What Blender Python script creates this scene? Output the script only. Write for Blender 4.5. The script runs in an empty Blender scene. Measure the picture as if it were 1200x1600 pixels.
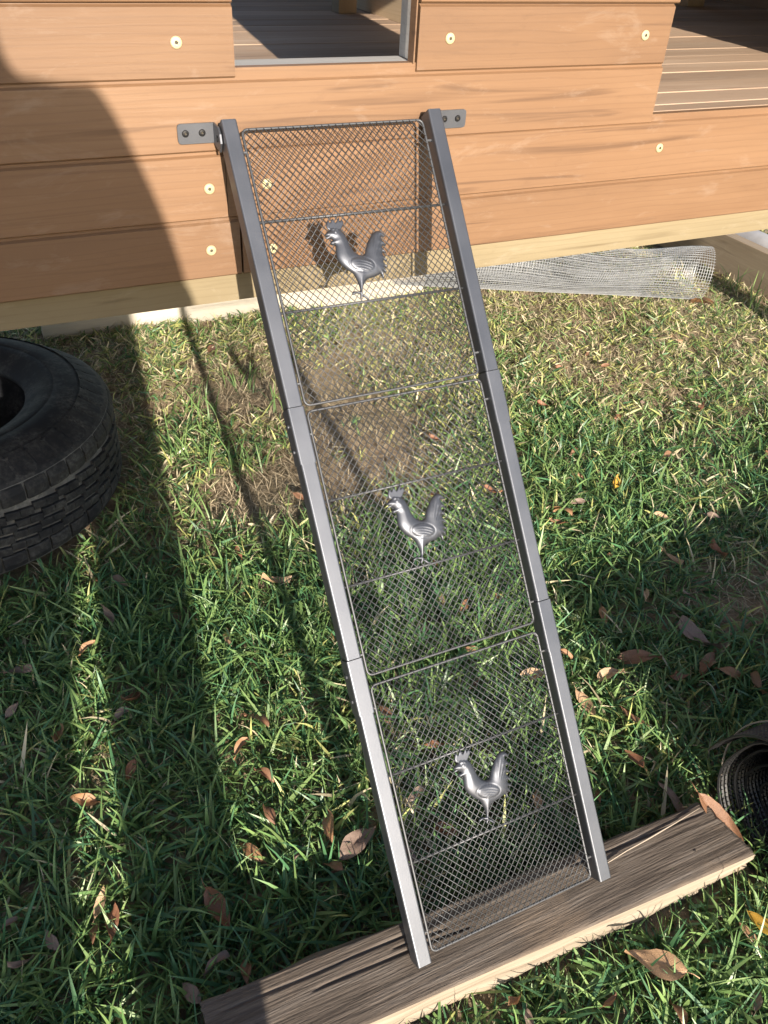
import bpy, bmesh, math, random
import numpy as np
from mathutils import Vector, Matrix
from mathutils.geometry import delaunay_2d_cdt

scene = bpy.context.scene
random.seed(7); RNG = np.random.default_rng(11)
C = scene.collection

# ------------------------------------------------------------------ camera
cam_data = bpy.data.cameras.new('camera')
cam_data.sensor_fit = 'VERTICAL'; cam_data.sensor_height = 24.0
cam_data.lens = 1298.4 / 1600 * 24.0
cam_data.clip_start = 0.02; cam_data.clip_end = 400
cam = bpy.data.objects.new('camera', cam_data); C.objects.link(cam)
cam.location = (-0.47005, -1.15155, 0.30074)
cam.rotation_euler = tuple(math.radians(a) for a in (52.63388, -2.83272, -25.14378))
scene.camera = cam

# ------------------------------------------------------------------ light
SUN = Vector((0.128, 0.935, -0.335)).normalized()          # direction the light travels
world = bpy.data.worlds.new('World'); scene.world = world; world.use_nodes = True
wn = world.node_tree.nodes; wl = world.node_tree.links
sky = wn.new('ShaderNodeTexSky'); sky.sky_type = 'NISHITA'; sky.sun_disc = False
sky.sun_elevation = math.asin(-SUN.z); sky.sun_rotation = math.atan2(-SUN.x, -SUN.y)
sky.air_density = 1.0; sky.dust_density = 1.0; sky.ozone_density = 1.0
bg = wn['Background']; bg.inputs['Strength'].default_value = 0.095
wl.new(sky.outputs[0], bg.inputs[0])
sd = bpy.data.lights.new('sun', 'SUN'); sd.energy = 5.0; sd.angle = math.radians(0.6); sd.color = (1.0, 0.90, 0.76)
so = bpy.data.objects.new('sun', sd); C.objects.link(so)
so.rotation_euler = SUN.to_track_quat('-Z', 'Y').to_euler(); so.location = (-2, -8, 5)
scene.view_settings.view_transform = 'Standard'; scene.view_settings.look = 'None'
scene.view_settings.gamma = 1.0; scene.view_settings.use_curve_mapping = False
scene.view_settings.exposure = 1.30
scene.render.engine = 'CYCLES'
scene.cycles.max_bounces = 8; scene.cycles.transparent_max_bounces = 12

# ------------------------------------------------------------------ helpers
def tag(o, label=None, cat=None, group=None, kind=None):
    if label: o['label'] = label
    if cat: o['category'] = cat
    if group: o['group'] = group
    if kind: o['kind'] = kind
    return o

def empty(name, loc, rot=(0, 0, 0)):
    o = bpy.data.objects.new(name, None); C.objects.link(o)
    o.location = loc; o.rotation_euler = rot; o.empty_display_size = 0.05
    return o

def link(name, me, parent=None, loc=(0, 0, 0), rot=(0, 0, 0), kind=None):
    """loc is in the space of the top-level root's WORLD position: children get loc - root"""
    o = bpy.data.objects.new(name, me); C.objects.link(o)
    o.rotation_euler = rot
    p = Vector(loc)
    if parent is not None:
        o.parent = parent
        q = parent; off = Vector((0, 0, 0))
        while q is not None:
            off += q.location; q = q.parent
        p = p - off
    o.location = p
    if kind: o['kind'] = kind
    return o

def mesh_from(name, verts, faces, mats, smooth=False, mi=None):
    me = bpy.data.meshes.new(name)
    me.from_pydata([tuple(v) for v in verts], [], [tuple(f) for f in faces])
    for m in (mats if isinstance(mats, (list, tuple)) else [mats]): me.materials.append(m)
    if mi is not None: me.polygons.foreach_set('material_index', mi)
    me.polygons.foreach_set('use_smooth', [smooth] * len(me.polygons))
    me.update(); return me

class MB:
    def __init__(s): s.v = []; s.f = []; s.m = []
    def add(s, vs, fs, m=0):
        o = len(s.v); s.v += [tuple(v) for v in vs]; s.f += [tuple(o + i for i in f) for f in fs]; s.m += [m] * len(fs)
    def box(s, lo, hi, m=0):
        x0, y0, z0 = lo; x1, y1, z1 = hi
        s.add([(x0, y0, z0), (x1, y0, z0), (x1, y1, z0), (x0, y1, z0), (x0, y0, z1), (x1, y0, z1), (x1, y1, z1), (x0, y1, z1)],
              [(0, 3, 2, 1), (4, 5, 6, 7), (0, 1, 5, 4), (1, 2, 6, 5), (2, 3, 7, 6), (3, 0, 4, 7)], m)
    def tube(s, pts, r, n=6, closed=False, m=0, cap=True, up=None):
        pts = [Vector(p) for p in pts]; N = len(pts)
        rs = r if isinstance(r, (list, tuple)) else [r] * N
        rings = []; prev = None
        for i, p in enumerate(pts):
            if closed: d = pts[(i + 1) % N] - pts[i - 1]
            else: d = pts[min(i + 1, N - 1)] - pts[max(i - 1, 0)]
            d.normalize()
            if prev is None:
                a = Vector(up) if up else (Vector((0, 0, 1)) if abs(d.z) < .9 else Vector((1, 0, 0)))
            else: a = prev
            u = (a - d * a.dot(d)).normalized(); prev = u; w = d.cross(u)
            rings.append([p + (u * math.cos(2 * math.pi * (k + .5) / n) + w * math.sin(2 * math.pi * (k + .5) / n)) * rs[i] for k in range(n)])
        vs = [v for rg in rings for v in rg]; fs = []
        for i in range(N if closed else N - 1):
            j = (i + 1) % N
            for k in range(n): fs.append((i * n + k, i * n + (k + 1) % n, j * n + (k + 1) % n, j * n + k))
        if cap and not closed:
            fs.append(tuple(range(n - 1, -1, -1))); fs.append(tuple((N - 1) * n + k for k in range(n)))
        s.add(vs, fs, m)
    def prism(s, poly, fn0, fn1, m=0):
        """poly list of 2D points; fn0/fn1 map them to the two end caps"""
        n = len(poly)
        vs = [fn0(p) for p in poly] + [fn1(p) for p in poly]
        fs = [tuple(range(n - 1, -1, -1)), tuple(range(n, 2 * n))] + [(i, (i + 1) % n, n + (i + 1) % n, n + i) for i in range(n)]
        s.add(vs, fs, m)
    def mesh(s, name, mats, smooth=False): return mesh_from(name, s.v, s.f, mats, smooth, s.m)
    def build(s, name, mats, parent=None, smooth=False, loc=None, kind=None):
        me = s.mesh(name, mats, smooth)
        return link(name, me, parent, loc if loc is not None else (0, 0, 0), kind=kind)

def bevelled_box_mesh(name, size, bev, mats, seg=2):
    bm = bmesh.new(); bmesh.ops.create_cube(bm, size=1.0)
    bmesh.ops.scale(bm, vec=size, verts=bm.verts)
    bmesh.ops.bevel(bm, geom=bm.edges[:], offset=bev, segments=seg, affect='EDGES', profile=.5)
    me = bpy.data.meshes.new(name); bm.to_mesh(me); bm.free()
    for m in (mats if isinstance(mats, (list, tuple)) else [mats]): me.materials.append(m)
    return me

# ---------------------------------------------------------------- materials
class NT:
    def __init__(s, name):
        s.mat = bpy.data.materials.new(name); s.mat.use_nodes = True
        s.n = s.mat.node_tree.nodes; s.l = s.mat.node_tree.links
        s.b = s.n['Principled BSDF']; s.out = s.n['Material Output']
    def new(s, t, **kw):
        n = s.n.new(t)
        for k, v in kw.items(): setattr(n, k, v)
        return n
    def set(s, node, **kw):
        for k, v in kw.items(): node.inputs[k.replace('_', ' ')].default_value = v
    def math(s, op, a, b=None):
        n = s.new('ShaderNodeMath', operation=op)
        for i, x in enumerate((a, b)):
            if x is None: continue
            if isinstance(x, (int, float)): n.inputs[i].default_value = x
            else: s.l.new(x, n.inputs[i])
        return n.outputs[0]
    def coords(s, scale=(1, 1, 1), rand=True, rot=(0, 0, 0), gen='Object'):
        tc = s.new('ShaderNodeTexCoord'); v = tc.outputs[gen]
        if rand:
            oi = s.new('ShaderNodeObjectInfo'); vm = s.new('ShaderNodeVectorMath', operation='SCALE'); vm.inputs[0].default_value = (37.3, 11.7, 23.1)
            s.l.new(oi.outputs['Random'], vm.inputs['Scale'])
            ad = s.new('ShaderNodeVectorMath', operation='ADD'); s.l.new(v, ad.inputs[0]); s.l.new(vm.outputs[0], ad.inputs[1]); v = ad.outputs[0]
        mp = s.new('ShaderNodeMapping'); mp.inputs['Scale'].default_value = scale; mp.inputs['Rotation'].default_value = rot
        s.l.new(v, mp.inputs['Vector']); return mp.outputs[0]
    def noise(s, vec, scale=1, detail=4, rough=.55, dist=0):
        n = s.new('ShaderNodeTexNoise'); n.inputs['Scale'].default_value = scale; n.inputs['Detail'].default_value = detail
        n.inputs['Roughness'].default_value = rough; n.inputs['Distortion'].default_value = dist
        s.l.new(vec, n.inputs['Vector']); return n.outputs['Fac']
    def ramp(s, fac, stops, interp='LINEAR'):
        r = s.new('ShaderNodeValToRGB'); r.color_ramp.interpolation = interp
        e = r.color_ramp.elements
        while len(e) < len(stops): e.new(.5)
        for x, (p, c) in zip(e, stops):
            x.position = p; x.color = (*c, 1) if len(c) == 3 else c
        s.l.new(fac, r.inputs[0]); return r.outputs[0]
    def mix(s, fac, a, b, mode='MIX'):
        n = s.new('ShaderNodeMix', data_type='RGBA', blend_type=mode)
        for i, x in ((0, fac), (6, a), (7, b)):
            if isinstance(x, (int, float)): n.inputs[i].default_value = x
            elif isinstance(x, tuple): n.inputs[i].default_value = (*x, 1) if len(x) == 3 else x
            else: s.l.new(x, n.inputs[i])
        return n.outputs[2]
    def bump(s, h, strength=.3, dist=.002):
        n = s.new('ShaderNodeBump'); n.inputs['Strength'].default_value = strength; n.inputs['Distance'].default_value = dist
        s.l.new(h, n.inputs['Height']); s.l.new(n.outputs[0], s.b.inputs['Normal'])
    def base(s, c):
        if isinstance(c, tuple): s.b.inputs['Base Color'].default_value = (*c, 1)
        else: s.l.new(c, s.b.inputs['Base Color'])
    def rough(s, r):
        if isinstance(r, (int, float)): s.b.inputs['Roughness'].default_value = r
        else: s.l.new(r, s.b.inputs['Roughness'])

def lerp3(a, b, t): return tuple(x + (y - x) * t for x, y in zip(a, b))

def stain_wood(name, base, dark, light, rough=.5, axis='x', tone=.10, streak=.6):
    m = NT(name)
    def sc(a, b):
        return (a, b, b) if axis == 'x' else ((b, a, b) if axis == 'y' else (b, b, a))
    big = m.noise(m.coords(sc(1.1, 9)), 1, 5, .6, .6)
    fine = m.noise(m.coords(sc(5, 150)), 1, 4, .65)
    col = m.ramp(big, [(.25, lerp3(base, dark, .45)), (.5, base), (.78, light)])
    col = m.mix(m.math('MULTIPLY', fine, .55), col, lerp3(base, dark, .6))
    st = m.noise(m.coords(sc(1.6, 34)), 1, 3, .5, 1.2)
    stf = m.ramp(st, [(.60, (0, 0, 0)), (.70, (1, 1, 1))])
    col = m.mix(m.math('MULTIPLY', stf, streak), col, dark)
    wv = m.new('ShaderNodeTexWave', wave_type='BANDS', bands_direction='Z' if axis != 'z' else 'X')
    wv.inputs['Scale'].default_value = 5; wv.inputs['Distortion'].default_value = 7; wv.inputs['Detail'].default_value = 2; wv.inputs['Detail Scale'].default_value = 1.2
    m.l.new(m.coords(sc(.5, 6)), wv.inputs['Vector'])
    wf = m.ramp(wv.outputs['Fac'], [(.0, (1, 1, 1)), (.16, (0, 0, 0))])
    col = m.mix(m.math('MULTIPLY', wf, .24 * streak), col, dark)
    wth = m.noise(m.coords((3, 3, 3)), 1, 5, .6)
    scf = m.noise(m.coords((9, 26, 26)), 1, 6, .75, .5)
    col = m.mix(m.ramp(scf, [(.56, (0, 0, 0)), (.74, (.22,) * 3)]), col, lerp3(light, (.45, .42, .38), .5))
    col = m.mix(m.ramp(scf, [(.26, (.30,) * 3), (.40, (0, 0, 0))]), col, dark)
    col = m.mix(m.math('MULTIPLY', wth, .35), col, m.mix(.5, col, light))
    oi = m.new('ShaderNodeObjectInfo')
    tv = m.math('ADD', m.math('MULTIPLY', oi.outputs['Random'], tone * 2), 1 - tone)
    hs = m.new('ShaderNodeHueSaturation'); m.l.new(tv, hs.inputs['Value']); m.l.new(col, hs.inputs['Color'])
    m.base(hs.outputs[0]); m.rough(m.ramp(big, [(.3, (rough + .08,) * 3), (.7, (rough - .08,) * 3)]))
    m.bump(fine, .25, .0012)
    return m.mat

M = {}
M['siding'] = stain_wood('stained_siding', (.178, .097, .049), (.076, .037, .018), (.228, .135, .076), .55, tone=.09, streak=.8)
M['pine'] = stain_wood('treated_pine', (.195, .155, .090), (.095, .066, .032), (.265, .22, .14), .7, tone=.05, streak=.9)
M['deck'] = stain_wood('weathered_deck', (.36, .25, .17), (.20, .125, .085), (.52, .40, .30), .65, tone=.2)
M['inner'] = stain_wood('unpainted_ply', (.50, .36, .25), (.30, .19, .12), (.62, .48, .35), .8, tone=.12)
M['innery'] = stain_wood('unpainted_ply_side', (.55, .42, .27), (.30, .19, .10), (.66, .52, .35), .8, axis='y')
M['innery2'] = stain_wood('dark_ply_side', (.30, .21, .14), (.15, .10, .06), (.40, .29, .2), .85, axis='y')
M['post'] = stain_wood('timber_post', (.33, .25, .16), (.20, .13, .08), (.46, .36, .24), .8, axis='z')
M['greywood'] = stain_wood('grey_weathered_frame', (.37, .355, .34), (.20, .19, .18), (.55, .53, .51), .6, tone=.05)
M['whiteboard'] = stain_wood('pale_weathered_board', (.40, .36, .30), (.25, .21, .16), (.52, .48, .42), .8)
M['edge'] = stain_wood('edging_timber', (.25, .19, .13), (.13, .09, .06), (.36, .29, .21), .85, axis='y')

def simple(name, col, rough=.5, metal=0.0, var=.0, scale=40, bump=0, spec=.5, dist=.001):
    m = NT(name); m.b.inputs['Metallic'].default_value = metal; m.b.inputs['Specular IOR Level'].default_value = spec
    n = m.noise(m.coords((1, 1, 1)), scale, 4)
    if var: m.base(m.ramp(n, [(.3, tuple(c * (1 - var) for c in col)), (.7, tuple(c * (1 + var) for c in col))]))
    else: m.base(col)
    m.rough(rough)
    if bump: m.bump(n, bump, dist)
    return m.mat

def paint_metal():
    m = NT('grey_powder_coat')
    n = m.noise(m.coords((1, 1, 1)), 900, 2); n2 = m.noise(m.coords((1, 1, 1)), 9, 4)
    m.base(m.ramp(n2, [(.3, (.092, .098, .114)), (.7, (.118, .124, .142))]))
    m.b.inputs['Metallic'].default_value = .75
    m.rough(m.ramp(n2, [(.3, (.40,) * 3), (.7, (.47,) * 3)]))
    m.bump(n, .22, .0005); return m.mat
M['paint'] = paint_metal()
M['wire'] = simple('grey_coated_wire', (.085, .088, .096), .52, .65, .1, 200)
M['rooster'] = simple('pewter_paint', (.075, .080, .095), .45, .65, .10, 60)
M['gold'] = simple('yellow_zinc_screw', (.55, .49, .29), .42, .45, .1, 300)
M['blackscrew'] = simple('dark_steel_screw', (.03, .03, .032), .35, .7)
M['gap'] = simple('dark_socket', (.06, .05, .035), .8)
M['galv'] = simple('galvanised_wire', (.30, .31, .33), .5, .45, .15, 80)
M['net'] = simple('black_plastic_netting', (.007, .007, .008), .5, 0, .1, 80)
M['twine'] = simple('pale_twine', (.30, .25, .20), .8)
M['pipe'] = simple('grey_pipe', (.24, .24, .26), .45, .1, .2, 12)

def rubber(name, dust):
    m = NT(name)
    n = m.noise(m.coords((1, 1, 1)), 14, 6, .65); n2 = m.noise(m.coords((1, 1, 1)), 120, 4, .7)
    d = m.math('MULTIPLY', m.ramp(n, [(.42, (0, 0, 0)), (.75, (1, 1, 1))]), m.ramp(n2, [(.4, (.2,) * 3), (.65, (1, 1, 1))]))
    col = m.mix(m.math('MULTIPLY', d, dust), (.013, .014, .018) if dust < 1 else (.07, .071, .074), (.22, .22, .21))
    m.base(col); m.rough(.75); m.b.inputs['Specular IOR Level'].default_value = .3; m.bump(n2, .3, .001); return m.mat
M['rubber'] = rubber('black_rubber', .42)
M['rubber_groove'] = rubber('dusty_groove_rubber', 1.1)

def weathered_beam():
    m = NT('weathered_timber_top')
    c1 = m.coords((5, 85, 85), rand=False); c2 = m.coords((14, 330, 330), rand=False); c3 = m.coords((5, 9, 9), rand=False)
    a = m.noise(c1, 1, 4, .6, .5); b = m.noise(c2, 1, 4, .7); c = m.noise(c3, 1, 5, .6, .3)
    col = m.ramp(a, [(.3, (.040, .031, .025)), (.5, (.105, .084, .068)), (.72, (.19, .163, .140))])
    col = m.mix(m.math('MULTIPLY', b, .5), col, (.07, .05, .036))
    col = m.mix(m.ramp(c, [(.55, (0, 0, 0)), (.8, (.45,) * 3)]), col, (.34, .235, .15))
    m.base(col); m.rough(.9); m.bump(m.math('ADD', a, b), 1.0, .0022); return m.mat
def split_face():
    m = NT('pale_split_timber')
    a = m.noise(m.coords((3, 5, 70), rand=False), 1, 5, .65, .8); c = m.noise(m.coords((7, 7, 14), rand=False), 1, 4)
    col = m.ramp(a, [(.28, (.11, .080, .058)), (.46, (.225, .182, .136)), (.7, (.31, .262, .205))])
    col = m.mix(m.ramp(c, [(.58, (0, 0, 0)), (.75, (.55,) * 3)]), col, (.30, .21, .14))
    m.base(col); m.rough(.85); m.bump(a, .5, .002); return m.mat
M['beam_top'] = weathered_beam(); M['beam_face'] = split_face()

def soil():
    m = NT('soil_and_thatch')
    v = m.coords((1, 1, 1), rand=False)
    a = m.noise(v, 3, 6, .6); b = m.noise(v, 60, 6, .75); c = m.noise(m.coords((1, 1, 1), rand=False), 250, 3, .7)
    col = m.ramp(b, [(.3, (.10, .070, .045)), (.5, (.27, .195, .125)), (.72, (.47, .37, .25))])
    col = m.mix(m.ramp(a, [(.45, (0, 0, 0)), (.65, (.5,) * 3)]), col, (.13, .12, .06))
    m.base(col); m.rough(.95); m.bump(m.math('ADD', b, c), .8, .006); return m.mat
M['soil'] = soil()

def foliage(name, attr='Col', col=None, trans=.3, rough=.45):
    m = NT(name)
    if attr:
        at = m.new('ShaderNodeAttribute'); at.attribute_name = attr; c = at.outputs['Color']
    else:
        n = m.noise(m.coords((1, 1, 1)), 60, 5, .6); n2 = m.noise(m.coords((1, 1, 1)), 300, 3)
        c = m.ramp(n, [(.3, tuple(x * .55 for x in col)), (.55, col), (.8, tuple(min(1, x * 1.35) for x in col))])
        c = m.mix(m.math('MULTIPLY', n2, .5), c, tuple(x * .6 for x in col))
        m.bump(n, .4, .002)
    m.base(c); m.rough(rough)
    t = m.new('ShaderNodeBsdfTranslucent'); m.l.new(c, t.inputs['Color'])
    mx = m.new('ShaderNodeMixShader'); mx.inputs[0].default_value = trans
    m.l.new(m.b.outputs[0], mx.inputs[1]); m.l.new(t.outputs[0], mx.inputs[2]); m.l.new(mx.outputs[0], m.out.inputs['Surface'])
    return m.mat
M['grass'] = foliage('grass_blade', trans=.28, rough=.42)
M['thatch'] = foliage('dry_thatch', trans=.1, rough=.8)
LEAFCOL = {'o': (.38, .205, .105), 't': (.50, .33, .20), 'T': (.56, .35, .20), 'r': (.27, .125, .07), 'b': (.27, .14, .08), 'p': (.27, .19, .15), 'y': (.58, .34, .05)}
for k, c in LEAFCOL.items(): M['leaf_' + k] = foliage('dry_leaf_' + k, None, c, .12, .5)

# ================================================================ GROUND
ZG = -0.955
def gh(x, y):
    x = np.asarray(x, float); y = np.asarray(y, float)
    h = .010 * np.sin(3.1 * x + 1.3 * y + .5) + .008 * np.sin(5.3 * y - 2.2 * x) + .005 * np.sin(11 * x + 7 * y) + .004 * np.sin(17 * y - 13 * x + 1)
    near = np.clip((np.hypot(x - .5, y - .3) - 2.5) / 2, 0, 1)
    return ZG - .004 + h * (1 - .3 * near)

def axis_coords(lo, hi, step, far):
    mid = list(np.arange(lo, hi + 1e-6, step)); a = []; d = step * 2; x = lo
    while x > -far: x -= d; d *= 1.35; a.append(x)
    b = []; d = step * 2; x = mid[-1]
    while x < far: x += d; d *= 1.35; b.append(x)
    return np.array(a[::-1] + mid + b)
gx = axis_coords(-1.1, 3.0, .035, 120); gy = axis_coords(-1.3, 2.4, .035, 120)
GX, GY = np.meshgrid(gx, gy); GZ = gh(GX, GY) + RNG.normal(0, .0015, GX.shape)
nx, ny = len(gx), len(gy)
V = np.stack([GX, GY, GZ], -1).reshape(-1, 3)
idx = np.arange(nx * ny).reshape(ny, nx)
F = np.stack([idx[:-1, :-1], idx[:-1, 1:], idx[1:, 1:], idx[1:, :-1]], -1).reshape(-1, 4)
gme = mesh_from('ground', V, F.tolist(), M['soil'], True)
ground = link('ground', gme); tag(ground, 'bare brown soil and thatch under the lawn', 'ground', kind='structure')

# ================================================================ COOP
coop = empty('chicken_coop', (0.35, 0.9, ZG))
tag(coop, 'raised orange-stained timber chicken coop with open doorway and side deck', 'coop')
ROWS = [-0.1733, -0.0897, -0.0010, 0.0866, 0.1700, 0.2560, 0.3420, 0.4280, 0.5140, 0.6000, 0.6860, 0.7720]
TH = 0.0185
def board(x0, x1, z0, z1, notch=None, lip=.006, dy=0.0, name='weatherboard'):
    """shiplap board: face at y=0, recessed lip along its top; optional notch (x0,x1,zn) cut from its top"""
    mb = MB()
    def prof(za, zb, top=True):
        if not top: return [(TH, za), (dy + .002, za), (dy, za + .002), (dy, zb), (TH, zb)]
        return [(TH, za), (dy + .002, za), (dy, za + .002), (dy, zb - lip), (dy + .0045, zb - lip + .0025), (dy + .0045, zb), (TH, zb)]
    def seg(a, b, za, zb, top=True):
        n = max(1, int((b - a) / .12))
        for i in range(n):
            pass
        mb.prism(prof(za, zb, top), lambda p: (a, p[0], p[1]), lambda p: (b, p[0], p[1]))
    if notch:
        n0, n1, zn = notch
        seg(x0, n0, z0, z1); seg(n0, n1, z0, zn, False); seg(n1, x1, z0, z1)
    else: seg(x0, x1, z0, z1)
    return mb.build(name, M['siding'], coop)
g = .0008
XL, XR, XE = -1.55, 2.12, 0.576
# lower rows running the whole front
board(XL, -0.1345, ROWS[0], ROWS[1] - g); board(-0.1315, XR, ROWS[0], ROWS[1] - g)
board(XL, -0.1500, ROWS[1], ROWS[2] - g); board(-0.1490, XR, ROWS[1], ROWS[2] + .0125, lip=.013)
# second row carries the door sill notch
board(XL, XE, ROWS[2] + .0002, ROWS[3] + .0112, notch=None, lip=.017, name='weatherboard')
board(XL, -0.1290, ROWS[3] + .0005, ROWS[4] - g, lip=.004); board(0.1325, XE - .002, ROWS[3] + .0005, ROWS[4] - g, lip=.004)
board(XL, -0.1290, ROWS[4], ROWS[5] - g, dy=-.0015); board(0.1325, XE + .003, ROWS[4], ROWS[5] - g, dy=-.0015)
for i in range(5, 11):
    a, b = ROWS[i], ROWS[i + 1] - g
    if b < .43:
        board(XL, -.129, a, b); board(.16, .405, a, b); board(.535, XE, a, b); board(1.27, XR, a, b)  # unseen boards, gapped to let sun onto the floor and inner side wall
    else: board(XL, XR, a, b)
for i in (2, 3, 4): board(1.27, XR, ROWS[i] + .0135 * (i == 2), ROWS[i + 1] - g)
# rim beam of treated pine set back behind the boards
mb = MB(); mb.box((XL, TH, -.2200), (XR, TH + .042, .006)); mb.build('rim_beam', M['pine'], coop)
mb = MB(); mb.box((XL, 1.93, -.22), (XR, 1.97, .006)); mb.build('rim_beam', M['pine'], coop)
for x in (XL + .02, -.6, .05, .7, 1.4, XR - .06):
    mb = MB(); mb.box((x, TH + .0435, -.11), (x + .042, 1.928, -.008)); mb.build('floor_joist', M['edge'], coop)
# sill + jambs of the doorway
mb = MB(); mb.box((-.128, .0187, .0880), (.1318, .060, .0975)); mb.build('door_sill', M['greywood'], coop)
mb = MB(); mb.box((.1345, .0190, .0977), (.1450, .062, .62)); mb.build('door_jamb', M['greywood'], coop)
mb = MB(); mb.box((-.150, .0190, .0977), (-.1392, .062, .62)); mb.build('door_jamb', M['greywood'], coop)
mb = MB(); mb.box((.1268, .0010, .0978), (.1288, .0185, .43)); mb.build('door_track', M['siding'], coop)
mb = MB(); mb.box((.0600, .0640, .192), (.180, .078, .62)); mb.build('sun_cut_panel', M['inner'], coop)  # unseen panel added to cut the sun patch on the doorway floor
# deck planks (shared meshes)
pl = []
for k in range(3): pl.append(bevelled_box_mesh('deck_plank', (XR - XL - .01, .0818, .019), .0012, M['deck'], 1))
y = .0655
yy = [(.0210, .0615)] + [(y + i * .0838, y + i * .0838 + .0818) for i in range(22)]
for i, (a, b) in enumerate(yy):
    if i == 0: me = bevelled_box_mesh('deck_plank', (XR - XL - .01, b - a, .019), .002, M['deck'], 1)
    else: me = pl[i % 3]
    o = link('deck_plank', me, coop, ((XL + XR) / 2, (a + b) / 2, .012 - .0095 + .0145 * 0 + random.uniform(-.0008, .0008) + .0045 * 0))
# inside of the coop box
mb = MB(); mb.box((.602, .0620, .0125), (.617, 1.925, .86)); mb.build('side_wall', M['innery'], coop)
mb = MB(); mb.box((XL + .01, .0620, .0125), (XL + .025, 1.925, .86)); mb.build('side_wall', M['innery'], coop)
z = .0130
mb = MB(); mb.box((2.080, .0620, .0125), (2.096, 1.899, .86)); mb.build('side_wall', M['innery2'], coop)
while z < .24:  # back wall left open out of sight above, to let sky light in
    mb = MB(); mb.box((XL + .026, 1.900, z), (.601, 1.918, z + .128)); mb.build('back_wall_board', M['inner'], coop)
    mb = MB(); mb.box((.618, 1.900, z), (XR - .02, 1.918, z + .128)); mb.build('back_wall_board', M['inner'], coop)
    z += .13
for x, yv, s in ((.505, 1.17, .05), (.40, 1.86, .035), (1.80, 1.30, .07), (2.03, .08, .06), (2.03, 1.80, .06), (1.62, 1.84, .05), (1.20, 1.84, .05)):
    mb = MB(); mb.box((x, yv, .0128), (x + s, yv + s, .84)); mb.build('inner_post', M['post'], coop)
mb = MB(); mb.box((XL + .03, 1.45, .33), (.600, 1.49, .37)); mb.build('perch_rail', M['post'], coop)
# roof cut back to let sky light in, and ground posts, both unseen
mb = MB()
mb.prism([(-.16, .865), (2.1, 1.02), (2.1, 1.05), (-.16, .895)], lambda p: (.60, p[0], p[1]), lambda p: (XR + .12, p[0], p[1])); mb.prism([(-.16, .865), (.95, .9411), (.95, .9711), (-.16, .895)], lambda p: (XL - .12, p[0], p[1]), lambda p: (.5995, p[0], p[1])); mb.build('unseen_roof', M['pipe'], coop)
mb = MB(); mb.box((XL, TH + .001, .7722), (XR, .06, .865)); mb.build('roof_plate', M['pine'], coop)
for x in (XL + .03, XR - .12):
    for yv in (.065, 1.83):
        mb = MB(); mb.box((x, yv, ZG - .05), (x + .09, yv + .09, -.012)); mb.build('ground_post', M['post'], coop)
# gold screws
def screw_mesh(name, r, mat_head, hexs=True):
    mb = MB(); n = 16
    rings = [(r, .0), (r, -.0008), (r * .86, -.0018), (r * .40, -.0021)]
    vs = []; fs = []
    for rr, yv in rings: vs += [(rr * math.cos(2 * math.pi * k / n), yv, rr * math.sin(2 * math.pi * k / n)) for k in range(n)]
    for i in range(len(rings) - 1):
        for k in range(n): fs.append((i * n + k, i * n + (k + 1) % n, (i + 1) * n + (k + 1) % n, (i + 1) * n + k))
    mb.add(vs, fs, 0)
    st = [(r * (.40 if k % 2 == 0 else .27) * math.cos(2 * math.pi * k / 12), -.0020, r * (.40 if k % 2 == 0 else .27) * math.sin(2 * math.pi * k / 12)) for k in range(12)]
    b = [(x * 1.0, -.0004, zz * 1.0) for x, _, zz in st]
    mb.add(st + b, [(k, (k + 1) % 12, 12 + (k + 1) % 12, 12 + k) for k in range(12)] + [tuple(range(12, 24))], 1)
    ring2 = [(r * .40 * math.cos(2 * math.pi * k / n), -.0021, r * .40 * math.sin(2 * math.pi * k / n)) for k in range(n)]
    mb.add(ring2 + st, [(k, (k + 1) % n, n + int((k + 1) * 12 / n) % 12, n + int(k * 12 / n) % 12) for k in range(n)], 0)
    return mb.mesh(name, [mat_head, M['gap']], False)
gs = screw_mesh('gold_screw', .0072, M['gold'])
for x, zz in ((-.2015, .128), (.1814, .1274), (.5255, .1274), (-.174, -.0481), (-.178, -.1328), (.6072, -.0414), (-.0918, -.0476), (-.0864, -.1399), (-.62, -.05), (-.62, -.135)):
    link('gold_screw', gs, coop, (x, -.0003 - (.0015 if zz > .17 else 0), zz), (0, random.uniform(0, 3), 0))

# ================================================================ RAMP
RT = Vector((0, -.030, .0443)); RD = Vector((0, -.617757, -.786369)); RN = Vector((0, -.786369, .617757))
def RP(a, b, c=0.0): return RT + Vector((1, 0, 0)) * a + RD * b + RN * c
ramp = empty('chicken_ramp', tuple(RP(0, 1.1385, -.026)))
tag(ramp, 'dark grey metal mesh ramp leaning from the coop to the timber beam', 'ramp')
def rr_profile(w, h, r=.0025, n=4):
    pts = []
    for cx, cy, a0 in ((w - r, -r, 0), (w - r, -h + r, -90), (r, -h + r, -180), (r, -r, -270)):
        for k in range(n + 1):
            a = math.radians(90 + a0 - 90 * k / n) if True else 0
            pts.append((cx + r * math.cos(a), cy + r * math.sin(a)))
    return pts
def rail_piece(mb, x0, w, h, b0, b1, dc=0.0):
    pr = rr_profile(w, h)
    mb.prism(pr[::-1], lambda p: RP(x0 + p[0], b0, p[1] + dc), lambda p: RP(x0 + p[0], b1, p[1] + dc))
SEC = [(0.0, .3755), (.3765, .7148), (.7158, 1.1385)]
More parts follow.
